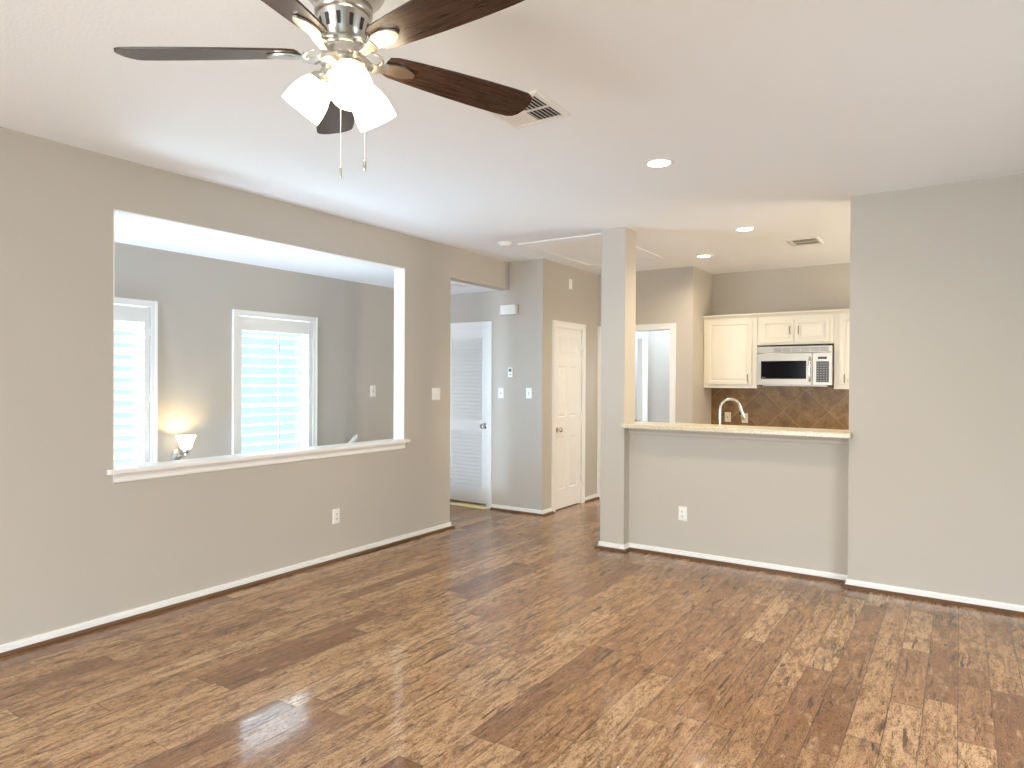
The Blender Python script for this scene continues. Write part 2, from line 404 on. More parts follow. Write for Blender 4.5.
baseboard('doorway', [(-2.706, YE), (XP, YE)], -1, 'white baseboard right of the cased doorway')

def casing(name, w0, w1, h, loc, rotz, label, cw=.066, jamb=.05):
    """door casing in local coords: x across, -y toward the room"""
    bm = new()
    for (x0, x1) in ((w0-cw, w0), (w1, w1+cw)):
        box(bm, x0, x1, -.014, 0, 0, h+cw)
    box(bm, w0, w1, -.014, 0, h, h+cw)
    for (x0, x1) in ((w0-cw, w0-cw+.018), (w1+cw-.018, w1+cw)): box(bm, x0, x1, -.021, -.014, 0, h+cw)
    box(bm, w0-cw+.018, w1+cw-.018, -.021, -.014, h+cw-.018, h+cw)
    if jamb:
        box(bm, w0-.004, w0, -.004, jamb, 0, h); box(bm, w1, w1+.004, -.004, jamb, 0, h); box(bm, w0, w1, -.004, jamb, h-.004, h)
    return struct(name, bm, m_trim, label, 'door casing', loc=loc, rot=(0, 0, rotz))
H90 = math.pi/2
casing('trim_1', DL[0], DL[1], 2.035, (0, YB, 0), 0, 'white casing around the louvred door')
casing('trim_2', DD[0], DD[1], 2.03, (XD, 0, 0), H90, 'white casing around the narrow six-panel door')
o = casing('trim_3', DE[0], DE[1], 2.036, (0, YE, 0), 0, 'white casing around the open doorway left of the kitchen', jamb=.12)
casing('trim_4', DB[0], DB[1], 2.03, (0, YHB, 0), 0, 'white casing of the opening in the hallway wall beyond the cased doorway', cw=.075, jamb=.09)

# pass-through jambs and sill
bm = new()
box(bm, XL-T-.004, XL+.001, OP[1]-.006, OP[1], OP[2], ZL); box(bm, XL-T-.004, XL+.001, OP[0], OP[0]+.006, OP[2], ZL); box(bm, XL-T-.004, XL+.001, OP[0], OP[1], ZL-.006, ZL-.0005)
struct('trim_5', bm, m_trim, 'thin white liner inside the pass-through opening', 'trim')
bm = new()
prism(bm, [(XL+.036, 1.921, .880), (XL+.040, 1.921, .886), (XL+.040, 1.921, .902), (XL+.036, 1.921, .908), (XL+.0, 1.921, .908), (XL+.0, 1.921, .880)], (0, 2.54, 0))
box(bm, XL-T-.015, XL, OP[0], OP[1], .880, .908)
o = struct('trim_6', bm, m_trim, 'white window-stool ledge along the bottom of the pass-through opening', 'sill')
bm = new()
prism(bm, [(XL, 1.955, .826), (XL+.008, 1.955, .826), (XL+.013, 1.955, .832), (XL+.013, 1.955, .842), (XL+.010, 1.955, .848), (XL+.012, 1.955, .862), (XL+.020, 1.955, .872), (XL+.022, 1.955, .880), (XL, 1.955, .880)], (0, 2.47, 0))
obj('apron', bm, m_trim, o)

# ------------------------------------------------------------------ doors
def panel_poly(bm, x0, x1, z0, z1, y, d):
    """raised field: recessed groove around a bevelled centre (front at -y)"""
    g = .018; r = .020
    rings = [[(x0, y, z0), (x1, y, z0), (x1, y, z1), (x0, y, z1)],
             [(x0+.006, y+d, z0+.006), (x1-.006, y+d, z0+.006), (x1-.006, y+d, z1-.006), (x0+.006, y+d, z1-.006)],
             [(x0+g, y+d, z0+g), (x1-g, y+d, z0+g), (x1-g, y+d, z1-g), (x0+g, y+d, z1-g)],
             [(x0+g+r, y+.002, z0+g+r), (x1-g-r, y+.002, z0+g+r), (x1-g-r, y+.002, z1-g-r), (x0+g+r, y+.002, z1-g-r)]]
    R_ = [[bm.verts.new(p) for p in r_] for r_ in rings]
    for A, B in zip(R_, R_[1:]):
        for i in range(4): bm.faces.new((A[i], A[(i+1) % 4], B[(i+1) % 4], B[i]))
    bm.faces.new(R_[-1])
def six_panel(bm, x0, x1, h, y, th, stile=.094, mull=.09):
    rails = [(.0, .225), (.81, 1.03), (1.60, 1.725), (1.92, h)]
    xm = (x0+x1)/2
    for (a_, b_) in ((x0, x0+stile), (xm-mull/2, xm+mull/2), (x1-stile, x1)): box(bm, a_, b_, y, y+th, .012, h)
    for (za, zb) in rails:
        for (a_, b_) in ((x0+stile, xm-mull/2), (xm+mull/2, x1-stile)): box(bm, a_, b_, y, y+th, max(za, .012), zb)
    for (za, zb) in zip([r_[1] for r_ in rails[:-1]], [r_[0] for r_ in rails[1:]]):
        for (a_, b_) in ((x0+stile, xm-mull/2), (xm+mull/2, x1-stile)):
            panel_poly(bm, a_, b_, za, zb, y+.0005, .011); box(bm, a_, b_, y+.014, y+th, za, zb)
def knob(parent, x, z, y=0):
    bm = new(); mt = Matrix.Translation((x, y, z)) @ Matrix.Rotation(H90, 4, 'X')
    lathe(bm, [(.030, 0), (.031, .004), (.026, .009), (.012, .012), (.010, .030), (.014, .036), (.024, .042), (.0275, .052), (.026, .062), (.018, .069), (.004, .071)], 24, mtx=mt)
    return obj('knob', bm, m_chrome, parent, smooth=True)
def hinge(parent, x, z, y):
    bm = new(); mt = Matrix.Translation((x, y, z))
    lathe(bm, [(.006, -.045), (.006, .045)], 10, mtx=mt); box(bm, x-.012, x+.012, y, y+.003, z-.042, z+.042)
    return obj('hinge', bm, m_nickel, parent)
# louvred door, local x = world x, front toward -y
bm = new(); x0, x1 = DL; y0 = .014; th = .035; st = .085
for (a_, b_) in ((x0, x0+st), (x1-st, x1)): box(bm, a_, b_, y0, y0+th, .044, 2.033)
for (za, zb) in ((.044, .205), (.857, .983), (1.921, 2.033)): box(bm, x0+st, x1-st, y0, y0+th, za, zb)
dl = struct('door_1', bm, m_door, 'white louvred door in the pale grey entry wall', 'door', loc=(0, YB, 0))
def louvre_slats(name, xa, xb, za, zb, pitch):
    bm = new(); k = int(round((zb-za)/pitch)); pz = (zb-za)/k
    for i in range(k):
        zc = za + pz*(i+.5)
        prism(bm, [(xa, y0+.001, zc-.019), (xa, y0+.006, zc-.023), (xa, y0+th-.004, zc+.019), (xa, y0+th-.009, zc+.023)], (xb-xa, 0, 0))
    return obj(name, bm, m_door, dl)
louvre_slats('louvre_panel', x0+st, x1-st, .983, 1.921, .0425); louvre_slats('louvre_panel', x0+st, x1-st, .205, .857, .0425)
knob(dl, -4.455, .922, y0)
bm = new(); prism(bm, [(DL[0], YB-.048, 0), (DL[0], YB-.034, .014), (DL[0], YB+.045, .016), (DL[0], YB+.055, 0)], (DL[1]-DL[0], 0, 0))
tag(obj('threshold', bm, m_gold), 'golden threshold strip on the floor under the louvred door', 'threshold')
# six-panel door in the closet wall
bm = new(); six_panel(bm, DD[0], DD[1], 2.025, .012, .035)
dd = struct('door_2', bm, m_door, 'narrow white six-panel door with nickel knob in the beige wall', 'door', loc=(XD, 0, 0), rot=(0, 0, H90))
knob(dd, 6.412, .895, .012)
for z in (.30, 1.03, 1.76): hinge(dd, DD[1]+.002, z, .004)
# hallway door
bm = new(); six_panel(bm, .004, .824, 2.025, -.0175, .035, .11, .10)
db = struct('door_3', bm, m_door, 'open white six-panel door swung into the hallway behind the column', 'door', loc=(DE[0]+.022, YE+.125, 0), rot=(0, 0, H90))
knob(db, .755, .90, -.0175)
for z in (.30, 1.03, 1.76): hinge(db, .002, z, -.022)

# ------------------------------------------------------------------ windows with plantation shutters
def window(idx, Wn, tilt, lab, slab):
    ya, yb, za, zb = Wn
    bm = new()
    for (s0, s1, t0, t1) in ((ya-.045, ya, za-.045, zb+.045), (yb, yb+.045, za-.045, zb+.045), (ya, yb, zb, zb+.045), (ya, yb, za-.045, za)):
        box(bm, XW, XW+.02, s0, s1, t0, t1)
    for (s0, s1, t0, t1) in ((ya-.045, ya-.03, za-.045, zb+.045), (yb+.03, yb+.045, za-.045, zb+.045), (ya-.03, yb+.03, zb+.03, zb+.045)):
        box(bm, XW+.02, XW+.027, s0, s1, t0, t1)
    w = struct(f'window_{idx}', bm, m_trim, lab, 'window')
    bm = new()
    for (s0, s1, t0, t1) in ((ya, ya+.03, za, zb), (yb-.03, yb, za, zb), (ya+.03, yb-.03, zb-.03, zb), (ya+.03, yb-.03, za, za+.03), (ya+.03, yb-.03, 1.19, 1.22)):
        box(bm, XW-.115, XW-.075, s0, s1, t0, t1)
    obj('sash', bm, m_trim, w)
    bm = new(); box(bm, XW-.098, XW-.094, ya+.03, yb-.03, za+.03, zb-.03); obj('pane', bm, m_glass, w)
    # shutter
    yA, yB_ = ya+.004, yb-.004; st = .043
    s = empty('plantation_shutter', (XW, (ya+yb)/2, za), slab, 'window shutter', group=None)
    def P_(nm, bm, m=m_trim, **k):
        o = obj(nm, bm, m, s, **k); o.matrix_parent_inverse = Matrix.Translation(Vector(s.location)).inverted(); return o
    for (s0, s1) in ((yA, yA+st), (yB_-st, yB_)):
        bm = new(); box(bm, XW-.026, XW+.004, s0, s1, za+.004, zb-.006); P_('stile', bm, bevel=.002)
    bm = new(); box(bm, XW-.024, XW+.002, yA+st, yB_-st, 1.862, zb-.006); P_('rail', bm)
    bm = new(); box(bm, XW-.024, XW+.002, yA+st, yB_-st, za+.004, za+.11); P_('rail', bm)
    pitch = .0865; wd = .0885; zt = 1.862-.045; k = 0; bm = new()
    while zt - k*pitch > za+.15:
        zc = zt - k*pitch; ct, sn = math.cos(tilt), math.sin(tilt)
        prof = [(-.5, 0), (-.3, .0042), (0, .0055), (.3, .0042), (.5, 0), (.3, -.0042), (0, -.0055), (-.3, -.0042)]
        prism(bm, [(XW-.012 + (p_*wd)*ct - q_*sn, yA+st+.001, zc + (p_*wd)*sn + q_*ct) for p_, q_ in prof], (0, yB_-yA-2*st-.002, 0)); k += 1
    P_('louvres', bm)
    bm = new(); ym = (ya+yb)/2; box(bm, XW+.030, XW+.040, ym-.006, ym+.006, za+.16, 1.855); P_('tilt_rod', bm)
    for z in (.75, 1.29, 1.80):
        bm = new(); box(bm, XW+.003, XW+.012, yb-.010, yb+.006, z-.03, z+.03); P_('hinge', bm, m_plate)
    return w
window(1, W1, math.radians(32), 'white framed window at the left of the opening, partly cut off by its edge', 'white plantation shutter left of the glowing sconce, louvres tilted')
window(2, W2, math.radians(8), 'white framed window right of the glowing sconce', 'white plantation shutter right of the sconce with open louvres and centre rod')

# handrail on the stairwell wall
bm = new(); sl = .19/.27
rail = [(XW+.07, 4.715-i*.25, .86-i*.25*sl) for i in range(9)]
prof = [(-.021, -.028), (.021, -.028), (.024, .005), (.016, .026), (-.016, .026), (-.024, .005)]
loft(bm, [[(p[0]+u_, p[1]+v_*.5, p[2]+v_) for u_, v_ in prof] for p in rail])
hr = tag(obj('handrail', bm, m_trim), 'white stair handrail end just showing above the ledge', 'handrail')
for i in (1, 6):
    bm = new(); p = rail[i]; tube(bm, [(XW, p[1], p[2]-.07), (XW+.05, p[1], p[2]-.07), (XW+.07, p[1], p[2]-.025)], .007, 8); obj('bracket', bm, m_nickel, hr)

# wall sconce in the stairwell
sc = empty('wall_sconce', (XW, 2.905, .845), 'glowing up-light wall sconce with nickel arm between the shuttered windows', 'wall lamp')
def loc_child(nm, bm, m, par, **k): return obj(nm, bm, m, par, **k)
bm = new(); lathe(bm, [(.045, 0), (.045, .008), (.036, .016), (.012, .020)], 24, mtx=Matrix.Rotation(H90, 4, 'Y')); loc_child('backplate', bm, m_nickel, sc, smooth=True)
bm = new(); tube(bm, [(.015, 0, 0), (.06, .0, -.012), (.10, .0, -.008), (.13, .0, .010), (.13, 0, .03)], .009, 10); lathe(bm, [(.012, .015), (.027, .028), (.032, .044), (.030, .05)], 20, mtx=Matrix.Translation((.13, 0, 0))); loc_child('arm', bm, m_nickel, sc, smooth=True)
bm = new(); Tm = Matrix.Translation((.13, 0, .045)); lathe(bm, [(.028, 0), (.040, .012), (.050, .05), (.062, .085), (.074, .108), (.071, .108), (.059, .085), (.047, .05), (.037, .014), (.025, .004)], 28, mtx=Tm); loc_child('lamp_shade', bm, m_sconce, sc, smooth=True)
pl = bpy.data.lights.new('sconce_bulb', 'POINT'); pl.energy = 4.5; pl.color = (1, .74, .36); pl.shadow_soft_size = .025
po = bpy.data.objects.new('sconce_bulb', pl); COL.objects.link(po); po.location = (XW+.13, 2.905, .845+.115)

# ------------------------------------------------------------------ electrical plates
def plate(kind, loc, rotz, label, gangs=1, group=None, cat=None, m=None):
    m = m or m_plate; w = .072 + .046*(gangs-1); h = .115
    names = {'outlet': ('wall_outlet', 'wall outlet'), 'switch': ('light_switch', 'light switch'), 'rocker': ('light_switch', 'light switch'), 'blank': ('wall_plate', 'wall plate'), 'cable': ('cable_outlet', 'wall outlet')}
    nm, ct = names[kind]
    r = empty(nm, loc, label, cat or ct, (0, 0, rotz), group)
    bm = new(); w2, h2 = w/2, h/2
    loft(bm, [[(-w2, 0, -h2), (w2, 0, -h2), (w2, 0, h2), (-w2, 0, h2)], [(-w2, -.003, -h2), (w2, -.003, -h2), (w2, -.003, h2), (-w2, -.003, h2)],
              [(-w2+.005, -.007, -h2+.005), (w2-.005, -.007, -h2+.005), (w2-.005, -.007, h2-.005), (-w2+.005, -.007, h2-.005)]])
    obj('cover_plate', bm, m, r)
    for g_ in range(gangs):
        xc = (g_-(gangs-1)/2)*.046
        if kind == 'outlet':
            for zc in (-.0195, .0195):
                bm = new(); box(bm, xc-.017, xc+.017, -.010, -.006, zc-.0135, zc+.0135); q = obj('receptacle', bm, m, r, bevel=.003)
                bm = new()
                for dx in (-.0065, .0065): box(bm, xc+dx-.0016, xc+dx+.0016, -.0112, -.0095, zc-.002, zc+.007)
                box(bm, xc-.0026, xc+.0026, -.0112, -.0095, zc-.0105, zc-.0055); obj('slots', bm, m_slot, q)
        elif kind == 'switch':
            bm = new(); box(bm, xc-.006, xc+.006, -.0085, -.006, -.013, .013); obj('switch_slot', bm, m_slot, r)
            bm = new(); prism(bm, [(xc-.0045, -.006, -.008), (xc-.0045, -.020, .004), (xc-.0045, -.020, .010), (xc-.0045, -.006, .009)], (.009, 0, 0)); obj('toggle', bm, m, r)
        elif kind == 'rocker':
            bm = new(); prism(bm, [(xc-.0165, -.006, -.033), (xc-.0165, -.009, -.033), (xc-.0165, -.0075, 0), (xc-.0165, -.013, .033), (xc-.0165, -.006, .033)], (.033, 0, 0)); obj('rocker', bm, m, r)
        elif kind == 'cable':
            bm = new(); lathe(bm, [(.006, .006), (.006, .012), (.003, .012), (.003, .016)], 12, mtx=Matrix.Rotation(H90, 4, 'X')); obj('jack', bm, m_slot, r)
    return r
plate('outlet', (XL, 3.641, .352), H90, 'white outlet low on the left wall below the opening', 1)
plate('rocker', (XL, 4.858, 1.307), H90, 'double rocker switch on the left wall right of the opening', 2)
plate('outlet', (-1.876, YH, .358), 0, 'white outlet low on the half wall under the bar')
plate('switch', (-4.227, YB, 1.298), 0, 'light switch just right of the louvred door')
plate('switch', (-3.860, YB, 1.302), 0, 'light switch near the corner by the six-panel door')
plate('blank', (XD, 6.690, 2.535), H90, 'small white plate high above the six-panel door')
plate('switch', (XW, 5.021, 1.321), H90, 'light switch on the stairwell wall right of both windows')
m_pl2 = mat('cream_plate_plastic', (.84, .79, .68), .3)
plate('cable', (-2.311, YK-.008, 1.011), 0, 'cream plate with one centre hole on the brown tile behind the faucet', m=m_pl2, cat='wall plate')
plate('outlet', (-2.112, YK-.008, 1.006), 0, 'cream outlet on the brown tile beside the faucet spout', m=m_pl2)

# thermostat and chime box
th_ = empty('thermostat', (-4.095, YB, 1.528), 'small white thermostat with grey screen above the two light switches', 'thermostat')
bm = new(); box(bm, -.030, .030, -.018, 0, -.055, .055); obj('case', bm, m_plate, th_, bevel=.004)
bm = new(); box(bm, -.016, .016, -.0195, -.017, .005, .036); obj('screen', bm, mat('grey_screen', (.09, .10, .10), .2), th_)
bm = new(); box(bm, -.014, .014, -.0195, -.017, -.032, -.020); obj('button', bm, mat('grey_button', (.3, .3, .3), .4), th_)
ch = empty('door_chime', (-4.095, YB, 2.21), 'white door chime box high on the pale grey entry wall', 'door chime')
bm = new(); box(bm, -.112, .086, -.055, 0, -.052, .052); obj('cover', bm, m_plate, ch, bevel=.006)
bm = new(); box(bm, -.120, .100, -.012, 0, -.046, .060); obj('base', bm, m_wall, ch)

# ------------------------------------------------------------------ ceiling fittings
def register(loc, sx, sy, label, nsl, split=True, fill=.72, dirs=(1, -1)):
    """louvred ceiling register, blades along local y"""
    r = empty('ceiling_vent', loc, label, 'ceiling vent'); fw = .034
    bm = new()
    loft_pts = lambda o_, zz: [(-sx/2+o_, -sy/2+o_, zz), (sx/2-o_, -sy/2+o_, zz), (sx/2-o_, sy/2-o_, zz), (-sx/2+o_, sy/2-o_, zz)]
    loft(bm, [loft_pts(0, 0), loft_pts(0, -.004), loft_pts(.008, -.010), loft_pts(fw-.006, -.010), loft_pts(fw, -.004), loft_pts(fw, 0)], True, False)
    if split: box(bm, -sx/2+fw, sx/2-fw, -.006, .006, -.009, -.001)
    obj('frame', bm, m_plate, r)
    bm = new(); box(bm, -sx/2+.01, sx/2-.01, -sy/2+.01, sy/2-.01, -.0022, -.0004); obj('backing', bm, m_hole, r)
    bm = new(); inn = sx-2*fw
    for i in range(nsl):
        xc = -inn/2 + inn*(i+.5)/nsl; s = dirs[0] if i < nsl/2 else dirs[1]
        w_ = inn/nsl*fill
        prism(bm, [(xc-s*w_/2, -sy/2+fw, -.0035), (xc-s*w_/2+s*.002, -sy/2+fw, -.0025), (xc+s*w_/2, -sy/2+fw, -.0115), (xc+s*w_/2-s*.002, -sy/2+fw, -.0125)], (0, sy-2*fw, 0))
    obj('blades', bm, m_plate, r)
    return r
register((-1.745, 2.708, ZC), .325, .325, 'large square white ceiling vent behind the tip of the right fan blade', 12, dirs=(-1, 1))
register((-1.20, 6.64, ZC), .27, .33, 'small white ceiling vent over the kitchen', 8, dirs=(1, 1))
register((-4.33, 5.50, ZL), .15, .26, 'small ceiling vent on the low ceiling near the louvred door', 4, False, .45)

def downlight(x, y, label, power):
    r = empty('recessed_light', (x, y, ZC), label, 'ceiling light', group='recessed ceiling lights')
    bm = new(); lathe(bm, [(.092, 0), (.092, -.003), (.086, -.007), (.072, -.006), (.064, -.001)], 36, caps=False); obj('trim_ring', bm, m_plate, r, smooth=True)
    bm = new(); lathe(bm, [(.066, -.0005), (.066, -.0025), (.03, -.004), (.003, -.0045)], 36); obj('lens', bm, m_lens, r, smooth=True)
    d = bpy.data.lights.new('downlight_lamp', 'AREA'); d.shape = 'DISK'; d.size = .12; d.energy = power; d.color = (1, .82, .58); d.spread = math.radians(150)
    l = bpy.data.objects.new('downlight_lamp', d); COL.objects.link(l); l.parent = r; l.location = (0, 0, -.009)
    return r
downlight(-1.497, 3.793, 'recessed ceiling light nearest the camera, over the living room', 14)
downlight(-1.531, 5.834, 'recessed ceiling light just behind the breakfast bar', 22)
downlight(-2.215, 6.864, 'recessed ceiling light farthest back, near the cased doorway', 12)

sd = empty('smoke_detector', (-3.58, 5.213, ZC), 'round white smoke detector on the ceiling left of the attic hatch', 'smoke detector')
bm = new(); lathe(bm, [(.070, 0), (.070, -.010), (.062, -.012)], 32); obj('base', bm, m_plate, sd, smooth=True)
bm = new(); lathe(bm, [(.060, -.008), (.060, -.026), (.050, -.036), (.02, -.039), (.003, -.039)], 32); q = obj('cover', bm, m_plate, sd, smooth=True)

ah = empty('attic_hatch', (-3.05, 6.015, ZC), 'rectangular attic hatch with raised trim in the ceiling left of the column', 'attic hatch')
bm = new(); hx, hy = .45, .705
rg = lambda o_, zz: [(-hx+o_, -hy+o_, zz), (hx-o_, -hy+o_, zz), (hx-o_, hy-o_, zz), (-hx+o_, hy-o_, zz)]
loft(bm, [rg(0, 0), rg(0, -.006), rg(.008, -.010), rg(.045, -.010), rg(.052, -.006), rg(.052, 0)], True, False); obj('trim_frame', bm, m_ceil, ah)
bm = new(); box(bm, -hx+.064, hx-.064, -hy+.064, hy-.064, -.006, -.0005); obj('panel', bm, m_ceil, ah)

# ------------------------------------------------------------------ ceiling fan
FC = Vector((-1.518, 1.366, ZC)); fan = empty('ceiling_fan', FC, 'ceiling fan with five dark walnut blades and three lit glass shades', 'ceiling fan')
zb = 2.39-ZC                                   # blade height, local
bm = new(); lathe(bm, [(.085, 0), (.088, -.012), (.10, -.03), (.128, -.06), (.134, -.10), (.130, -.135), (.112, -.168), (.088, -.190), (.084, -.198)], 48); obj('motor_housing', bm, m_nickel, fan, smooth=True)
bm = new(); lathe(bm, [(.078, -.198), (.082, -.208), (.084, -.214), (.084, -.221), (.081, -.227), (.075, -.231), (.064, -.275), (.058, -.293), (.054, -.298)], 48); nk = obj('vented_collar', bm, m_nickel, fan, smooth=True)
for i in range(12):
    bm = new()
    t_ = 2*math.pi*i/12 + .1; mt = Matrix.Rotation(t_, 4, 'Z')
    r0, r1 = .0718, .0640
    vs = loft(bm, [[(r0+.0015, -.006, -.246), (r0+.0015, .006, -.246), (r0-.004, .006, -.246), (r0-.004, -.006, -.246)], [(r1+.0025, -.0045, -.277), (r1+.0025, .0045, -.277), (r1-.002, .0045, -.277), (r1-.002, -.0045, -.277)]])
    bmesh.ops.transform(bm, matrix=mt, verts=vs)
    obj('slot', bm, m_slot, nk)
bm = new(); lathe(bm, [(.050, -.296), (.050, -.302), (.066, -.305), (.070, -.312), (.068, -.320), (.064, -.324)], 48); obj('blade_hub', bm, m_nickel, fan, smooth=True)
bm = new(); lathe(bm, [(.063, -.322), (.066, -.330), (.065, -.356), (.068, -.360), (.067, -.368), (.056, -.378), (.035, -.386), (.004, -.388)], 48); obj('switch_housing', bm, m_nickel, fan, smooth=True)
def blade_outline(n_=10):
    # half-widths along the blade, root to tip
    xs = [.132, .136, .16, .23, .34, .47, .58, .630, .648, .660, .666]
    wsl = [.020, .038, .047, .054, .062, .068, .070, .068, .060, .042, .020]
    return list(zip(xs, wsl))
for i in range(5):
    ang = math.radians(69 + 72*i); rz = Matrix.Rotation(ang, 4, 'Z'); pt = Matrix.Translation((0, 0, zb+.012)) @ Matrix.Rotation(math.radians(-13), 4, 'X')
    bm = new(); ol = blade_outline(); poly = [(x, w_) for x, w_ in ol] + [(x, -w_) for x, w_ in reversed(ol)]
    loft(bm, [[(x, y, -.003) for x, y in poly], [(x, y, .003) for x, y in poly]])
    bl = obj('blade', bm, m_blade, fan); bl.matrix_local = rz @ pt
    # bracket: curved arm from hub to a leaf plate under the blade
    bm = new()
    leaf = [(.100, .010), (.122, .016), (.150, .025), (.180, .028), (.207, .021), (.228, .007)]
    lp = [(x, w_) for x, w_ in leaf] + [(x, -w_) for x, w_ in reversed(leaf)]
    zz = lambda x: -.008 - .012*max(0, (.155-x)/.055)**2 if x < .155 else -.008
    loft(bm, [[(x, y, zz(x)-.004+.002*abs(y)/.03) for x, y in lp], [(x, y, zz(x)+.003) for x, y in lp]])
    rs = [(.052, -.004, .012, .010), (.070, -.012, .011, .008), (.088, -.023, .011, .007), (.110, -.019, .013, .006), (.135, -.013, .018, .004)]
    loft(bm, [[(x, -w_, z_-t_), (x, w_, z_-t_), (x, w_, z_+t_), (x, -w_, z_+t_)] for x, z_, w_, t_ in rs])
    for k in range(2):
        q_ = k*2-1
        tube(bm, [(.092+.020*math.sin(w*.42), q_*(.020-.016*math.cos(w*.42)), -.020+.022*w/9) for w in range(10)], [.006, .0062, .006, .0058, .0055, .005, .0045, .004, .0035, .003], 8)
    br = obj('blade_bracket', bm, m_nickel, fan, smooth=True); br.matrix_local = rz @ pt
camdir = math.atan2(-FC.y, -FC.x)
for i in range(3):
    ang = camdir + math.radians(9 + 120*i); rz = Matrix.Rotation(ang, 4, 'Z')
    mt = rz @ Matrix.Translation((.050, 0, -.388)) @ Matrix.Rotation(math.radians(180-38), 4, 'Y')
    bm = new(); lathe(bm, [(.020, -.030), (.020, .010), (.032, .020), (.036, .034), (.034, .040)], 28, mtx=mt); fit = obj('lamp_holder', bm, m_nickel, fan, smooth=True)
    prof = [(.029, .030), (.038, .038), (.048, .056), (.056, .082), (.0605, .112), (.061, .138)]
    prof2 = prof + [(r_-.003, z_) for r_, z_ in reversed(prof)]
    bm = new(); lathe(bm, prof2, 32, mtx=mt); obj('lamp_shade', bm, m_shade, fan, smooth=True)
def chain(x, y, ztop, zbot):
    bm = new(); zz = ztop
    while zz > zbot+.035:
        bmesh.ops.create_icosphere(bm, subdivisions=1, radius=.0015, matrix=Matrix.Translation((x, y, zz))); zz -= .0042
    tube(bm, [(x, y, ztop), (x, y, zbot+.03)], .0009, 6)
    o = obj('pull_chain', bm, m_nickel, fan)
    bm = new(); lathe(bm, [(.002, .034), (.0042, .030), (.0042, .004), (.003, 0)], 14, mtx=Matrix.Translation((x, y, zbot))); f_ = obj('pull_fob', bm, m_nickel, o, smooth=True)
d_ = Vector((-FC.x, -FC.y, 0)).normalized(); e_ = Vector((-d_.y, d_.x, 0))
p = d_*.068 - e_*.008; chain(p.x, p.y, -.385, 2.012-ZC)
p = d_*.030 + e_*.060; chain(p.x, p.y, -.37, 2.050-ZC)

# ------------------------------------------------------------------ breakfast bar
bm = new()
prism(bm, [(-2.349, 5.125, 1.047), (XRW+.020, 5.125, 1.047), (XRW+.020, YR-.001, 1.047), (XRW-.001, YR-.001, 1.047), (XRW-.001, 5.50, 1.047), (-2.349, 5.50, 1.047)], (0, 0, .038))
bar = tag(obj('bar_counter', bm, m_counter, bevel=.006), 'speckled cream stone bar top on the half wall', 'countertop')
bm = new(); prism(bm, [(-2.349, YH, .985), (-2.349, YH-.012, .985), (-2.349, YH-.016, .995), (-2.349, YH-.016, 1.012), (-2.349, YH-.030, 1.030), (-2.349, YH-.034, 1.046), (-2.349, YH, 1.046)], (2.349+XRW-.001, 0, 0))
struct('trim_7', bm, m_wall, 'greige moulding under the front edge of the bar top', 'trim')
# sink base behind the half wall carries the faucet
bm = new(); box(bm, -2.34, XRIGHT-.01, YH+.125, 6.00, .09, .875); box(bm, -2.34, XRIGHT-.01, YH+.125, 5.94, 0, .09)
sk = tag(obj('sink_cabinet', bm, m_cab), 'kitchen base cabinet hidden behind the half wall, under the faucet', 'cabinet')
bm = new(); box(bm, -2.345, XRIGHT-.01, YH+.125, 6.03, .876, .914); wt = obj('worktop', bm, m_counter, sk, bevel=.004)

fa = empty('kitchen_faucet', (-1.652, 5.56, .914), 'arched nickel pull-down kitchen faucet rising behind the bar top', 'faucet')
dx, dy = .80, .60
bm = new(); lathe(bm, [(.030, 0), (.030, .006), (.022, .012), (.020, .05), (.018, .06)], 24); obj('base', bm, m_faucet, fa, smooth=True)
pts = [(0, 0, .05), (0, 0, .16), (0, 0, .275)]
R_ = .088
for k in range(1, 13):
    t_ = math.pi*k/13*1.08; pts.append((dx*R_*(1-math.cos(t_)), dy*R_*(1-math.cos(t_)), .290+R_*math.sin(t_)))
bm = new(); tube(bm, pts, .0115, 14); obj('spout', bm, m_faucet, fa, smooth=True)
e = Vector(pts[-1]); dd_ = (Vector(pts[-1])-Vector(pts[-2])).normalized(); dd_ = (dd_ + Vector((dx*.16, dy*.16, 0))).normalized()
bm = new(); tube(bm, [e-dd_*.035, e+dd_*.004, e+dd_*.03, e+dd_*.075, e+dd_*.085], [.0125, .0145, .016, .0175, .015], 16); hd_ = obj('spray_head', bm, m_faucet, fa, smooth=True)
bm = new(); q = e+dd_*.028 - Vector((dx, dy, 0))*.014; box(bm, -.008, .008, -.008, .008, -.016, .016, Matrix.Translation(q)); obj('spray_button', bm, m_slot, hd_, bevel=.004)
bm = new(); tube(bm, [(-.018*.6, .018*.8, .045), (-.05*.6, .05*.8, .055), (-.085*.6, .085*.8, .085)], [.009, .006, .005], 10); obj('lever', bm, m_faucet, fa, smooth=True)

